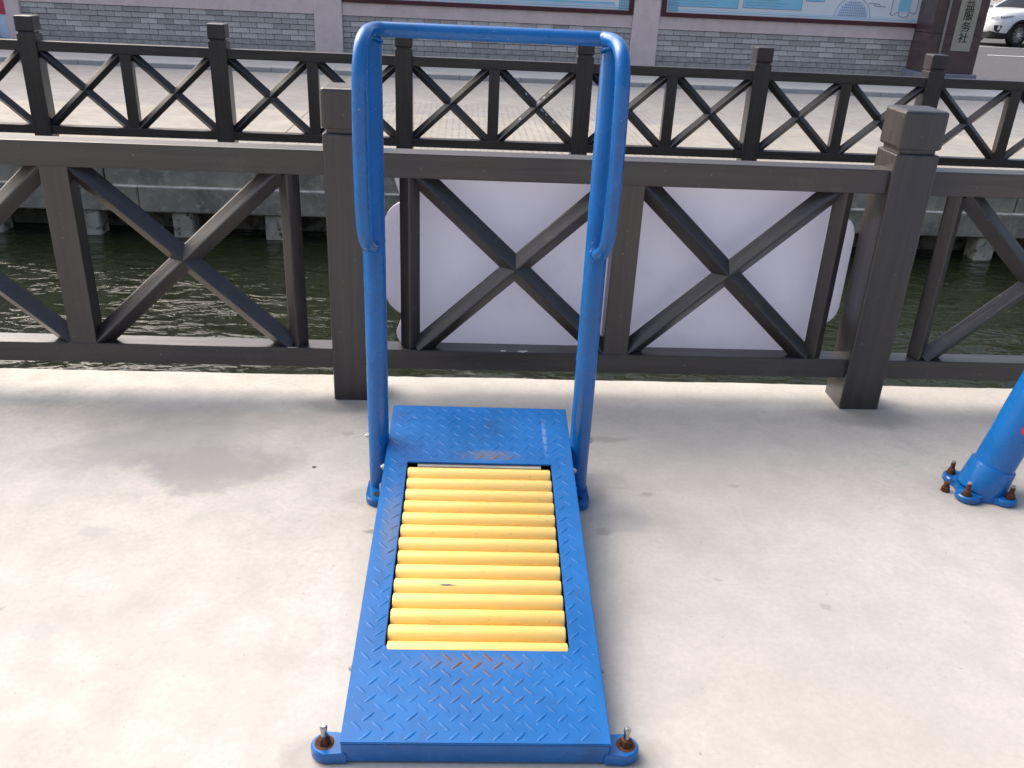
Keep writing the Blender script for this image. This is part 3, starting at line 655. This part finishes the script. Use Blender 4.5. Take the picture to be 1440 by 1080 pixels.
# ------------------------------------------------------------------ parked car
HD = math.atan2(-.30, -.954)                      # heading of the nose
CW = Vector((17.84, 30.05, G+.004))               # left front wheel on the ground
cz = Matrix.Translation(CW) @ Matrix.Rotation(HD, 4, 'Z') @ Matrix.Translation((0, -.80, 0))
car = thing('parked_car', 'white sport utility car parked beyond the gate pier', 'car', cz.translation); car.rotation_euler = (0, 0, HD)
SEC = [  # x, z bottom, half width bottom, z shoulder, half width shoulder, z top, half width top
    (.97, .44, .42, .62, .50, .80, .46), (.93, .40, .64, .66, .70, .90, .60), (.82, .37, .78, .70, .84, .97, .70), (.55, .35, .87, .76, .915, 1.03, .76), (.1, .34, .89, .80, .935, 1.08, .79),
    (-.55, .33, .90, .84, .935, 1.13, .80), (-1.6, .33, .90, .86, .93, 1.13, .84), (-2.7, .34, .90, .88, .93, 1.14, .84), (-3.3, .38, .86, .88, .90, 1.13, .80), (-3.58, .46, .74, .84, .80, 1.08, .70), (-3.66, .50, .60, .80, .66, 1.02, .58)]
def sec_at(x):
    if x >= SEC[0][0]: return SEC[0][1:]
    for a, b in zip(SEC, SEC[1:]):
        if b[0] <= x <= a[0]:
            f = (a[0]-x)/(a[0]-b[0]); return [p_*(1-f)+q_*f for p_, q_ in zip(a[1:], b[1:])]
    return SEC[-1][1:]
def half_sec(x):
    zb, wb, zm, ws, zt, wt = sec_at(x)
    return [(0, zb), (wb*.7, zb), (wb*.97, zb+.03), (wb, zb+.10), ((wb+ws)/2+.012, (zb+zm)/2), (ws, zm), (ws*.985, zm+.06), ((ws+wt)/2+.02, (zm+zt)/2+.04), (wt+.01, zt-.015), (wt*.9, zt+.005), (wt*.5, zt+.022), (0, zt+.028)]
def side_pt(x, z, off=0.):
    hs = half_sec(x)
    for (y0, z0), (y1, z1) in zip(hs[2:], hs[3:]):
        if z0 <= z <= z1: return Vector((x, y0+(y1-y0)*(z-z0)/(z1-z0)+off, z))
    return Vector((x, hs[5][0]+off, z))
def loft(bm, xs, fn):
    rings = []
    for x in xs:
        hs = fn(x); ring_ = [(y, z) for y, z in hs]+[(-y, z) for y, z in hs[-2:0:-1]]
        rings.append([bm.verts.new((x, y, z)) for y, z in ring_])
    n = len(rings[0])
    for a, b in zip(rings, rings[1:]):
        for i in range(n): bm.faces.new((a[i], a[(i+1) % n], b[(i+1) % n], b[i]))
    bm.faces.new(rings[0]); bm.faces.new(rings[-1][::-1]); return bm
xs = [s_[0] for s_ in SEC]; xs = sorted(set(xs+[.75, .65, .4, .25, -.1, -.3, -1, -2.1, -3, -3.45]), reverse=True)
body_me = mk('body', loft(bmesh.new(), xs, half_sec), M_CARW)
tmp = bpy.data.objects.new('tmp', body_me); COL.objects.link(tmp); cutters = []
for wx in (0, -2.68):
    bm = bmesh.new(); lathe(bm, [(.405, -1.2), (.405, 1.2)], 40, Matrix.Translation((wx, 0, .365)) @ Matrix.Rotation(R(90), 4, 'X'))
    cme = mk('cut', bm, None); co = bpy.data.objects.new('cut', cme); COL.objects.link(co); cutters.append(co)
    md = tmp.modifiers.new('b', 'BOOLEAN'); md.operation = 'DIFFERENCE'; md.object = co; md.solver = 'EXACT'
bpy.context.view_layer.update()
body = bpy.data.meshes.new_from_object(tmp.evaluated_get(bpy.context.evaluated_depsgraph_get()))
for o in cutters+[tmp]: bpy.data.objects.remove(o)
for p_ in body.polygons: p_.use_smooth = True
body.set_sharp_from_angle(angle=R(40)); body.name = 'body'
def cl(name, me, parent=None):
    o = bpy.data.objects.new(name, me); COL.objects.link(o); o.parent = parent or car; return o
bo = cl('body', body)
cl('underbody', bxm('underbody', M_CARB, -3.5, .8, -.55, .55, .22, .5), bo)
def cab(x):
    f = (x+.50)/(-3.50)
    prof = [(-.50, 1.12), (-1.30, 1.60), (-1.9, 1.68), (-2.9, 1.66), (-3.35, 1.50), (-3.60, 1.12)]
    z = 1.12
    for a, b in zip(prof, prof[1:]):
        if b[0] <= x <= a[0]: z = a[1]+(b[1]-a[1])*(a[0]-x)/(a[0]-b[0])
    wt_ = .80-.16*(z-1.12)/.56
    return [(0, 1.10), (.82, 1.10), (.815, 1.13), (wt_+.01, z-.03 if z > 1.17 else 1.135), (wt_-.06, z+.003), (wt_*.5, z+.018), (0, z+.022)]
cl('cabin_glass', mk('cabin_glass', loft(bmesh.new(), [-.5, -.9, -1.3, -1.6, -1.9, -2.4, -2.9, -3.1, -3.35, -3.6], cab), M_GLASS, True))
bm = bmesh.new()
loft(bm, [-1.28, -1.45, -1.9, -2.4, -2.9, -3.2], lambda x: [(0, cab(x)[-1][1]-.03), (cab(x)[3][0]-.02, cab(x)[3][1]-.01), (cab(x)[3][0]+.012, cab(x)[3][1]+.005), (cab(x)[4][0], cab(x)[4][1]+.014), (cab(x)[5][0], cab(x)[5][1]+.014), (0, cab(x)[6][1]+.014)])
cl('roof', mk('roof', bm, M_CARW, True))
for s in (-1, 1):
    for nm, pts in (('pillar', [(-.50, .805, 1.13), (-.9, .745, 1.365), (-1.30, .668, 1.585)]), ('pillar', [(-2.2, .82, 1.12), (-2.22, .655, 1.655)]), ('pillar', [(-3.5, .81, 1.12), (-3.2, .67, 1.55)])):
        bm = bmesh.new(); tube(bm, [(a, s*b, c) for a, b, c in pts], .042, 10); cl(nm, mk(nm, bm, M_CARW if pts[0][0] != -2.2 else M_CARB, True))
    bm = bmesh.new(); box(bm, -.86, -.72, min(s*.92, s*1.08), max(s*.92, s*1.08), 1.08, 1.22, bev=.035, seg=3); cl('mirror', mk('mirror', bm, M_CARW, True))
    def patch(name, mat, pts, off, par=bo):
        bm = bmesh.new(); top_, bot_ = pts
        A = [bm.verts.new(Vector((p_.x, s*p_.y, p_.z))) for p_ in (side_pt(x, z, off) for x, z in top_)]; B = [bm.verts.new(Vector((p_.x, s*p_.y, p_.z))) for p_ in (side_pt(x, z, off) for x, z in bot_)]
        for i in range(len(A)-1): bm.faces.new((A[i], A[i+1], B[i+1], B[i]))
        g_ = bmesh.ops.extrude_face_region(bm, geom=bm.faces[:])
        for v in g_['geom']:
            if isinstance(v, bmesh.types.BMVert): v.co.y -= s*.03
        return cl(name, mk(name, bm, mat), par)
    xx = [.955, .93, .88, .80, .70, .58, .46, .36]
    hl_ = patch('headlight', M_LAMP, ([(x, .885+.055*(.955-x)/.6) for x in xx], [(x, .80+.12*(.955-x)/.6) for x in xx]), .02)
    for k in range(5):
        xk = .80-.085*k; patch('lamp_strip', M_CARB, ([(xk+.022, .885+.03*(k/5)), (xk, .892+.03*(k/5))], [(xk+.01, .845+.06*(k/5)), (xk-.018, .848+.06*(k/5))]), .025, hl_)
    patch('fog_lamp_pocket', M_CARB, ([(.925, .63), (.86, .635), (.74, .625)], [(.90, .52), (.84, .44), (.76, .43)]), .022)
bm = bmesh.new(); loft(bm, [.94, .91, .84, .70, .50], lambda x: [(0, .22), (sec_at(x)[1]*.9, .22), (sec_at(x)[1]+.012, .27), (sec_at(x)[1]+.018, sec_at(x)[0]+.045), (sec_at(x)[1]*.5, sec_at(x)[0]+.05), (0, sec_at(x)[0]+.05)]); cl('lower_bumper', mk('lower_bumper', bm, M_CARB))
bm = bmesh.new(); box(bm, .90, .974, -.38, .38, .60, .78, bev=.01); cl('grille', mk('grille', bm, M_CARB), bo)
for s in (-1, 1):
    bm = bmesh.new(); box(bm, -2.25, -.42, min(s*.88, s*.925), max(s*.88, s*.925), .27, .44, bev=.02); cl('sill', mk('sill', bm, M_CARB))
    for wx in (0, -2.68):
        bm = bmesh.new(); A = []
        for i in range(25):
            a = R(-12+204*i/24); A.append([bm.verts.new((wx+r_*math.cos(a), s*y_, .365+r_*math.sin(a))) for r_, y_ in ((.400, .80), (.398, .945), (.455, .948), (.475, .90), (.47, .80))])
        for a, b in zip(A, A[1:]):
            for i in range(4): bm.faces.new((a[i], a[i+1], b[i+1], b[i]))
        cl('arch_cladding', mk('arch_cladding', bm, M_CARB, True))
        wm = Matrix.Translation((wx, s*.81, .363)) @ Matrix.Rotation(R(-90)*s, 4, 'X')     # local z points outwards
        wh = bpy.data.objects.new('wheel', None)
        bm = bmesh.new(); lathe(bm, [(.20, -.11), (.335, -.115), (.358, -.09), (.363, -.04), (.363, .04), (.358, .09), (.335, .115), (.262, .118), (.255, .09), (.255, -.08), (.20, -.11)], 48, wm); ty = cl('wheel', mk('wheel', bm, M_TYRE, True))
        bm = bmesh.new(); lathe(bm, [(.256, .06), (.256, .112), (.248, .114), (.244, .06), (.240, .03), (0, .03)], 48, wm); cl('rim', mk('rim', bm, M_ALLOY, True) if False else mk('rim', bm, M_CARB, True), ty)
        bm = bmesh.new()
        for k in range(20):
            a = R(18*k+3*(k % 2)); rm = wm @ Matrix.Rotation(a, 4, 'Z')
            box(bm, .05, .245, -.007, .007, .075, .105, mtx=rm)
        lathe(bm, [(.060, .05), (.060, .108), (.03, .112), (0, .112)], 20, wm); cl('spokes', mk('spokes', bm, M_ALLOY), ty)

# tree behind the car
tx, ty_ = 22.6, 38.0
tr = thing('tree', 'yellow-green tree standing behind the white car', 'tree', (tx, ty_, G))
bm = bmesh.new(); tube(bm, spline([(tx, ty_, G), (tx+.05, ty_, 1.0), (tx-.05, ty_+.1, 2.2), (tx, ty_, 3.2)], 5), lambda q: .14-.09*q, 10)
for k in range(7):
    a = k*.95; tube(bm, spline([(tx, ty_, 1.0+.3*k), (tx+.5*math.cos(a), ty_+.5*math.sin(a), 1.5+.33*k), (tx+1.1*math.cos(a), ty_+1.1*math.sin(a), 2.0+.34*k)], 4), lambda q: .05-.035*q, 7)
link('trunk', mk('trunk', bm, M_BARK, True), tr)
bm = bmesh.new()
for k in range(60):
    th, ph = random.uniform(0, 6.28), math.acos(random.uniform(-1, 1)); rr_2 = random.uniform(.4, 1.0)**.5
    c = Vector((tx+1.9*rr_2*math.sin(ph)*math.cos(th), ty_+1.9*rr_2*math.sin(ph)*math.sin(th), 2.6+1.7*rr_2*math.cos(ph)))
    for i in range(60):
        q_ = c+Vector((random.gauss(0, .24), random.gauss(0, .24), random.gauss(0, .18))); d1 = Vector((random.gauss(0, 1), random.gauss(0, 1), random.gauss(0, .5))).normalized(); d2 = d1.orthogonal().normalized(); L_ = random.uniform(.05, .10)
        bm.faces.new([bm.verts.new(x_) for x_ in (q_-d1*L_, q_+d2*L_*.4, q_+d1*L_, q_-d2*L_*.4)])
link('crown', mk('crown', bm, M_LEAF), tr)
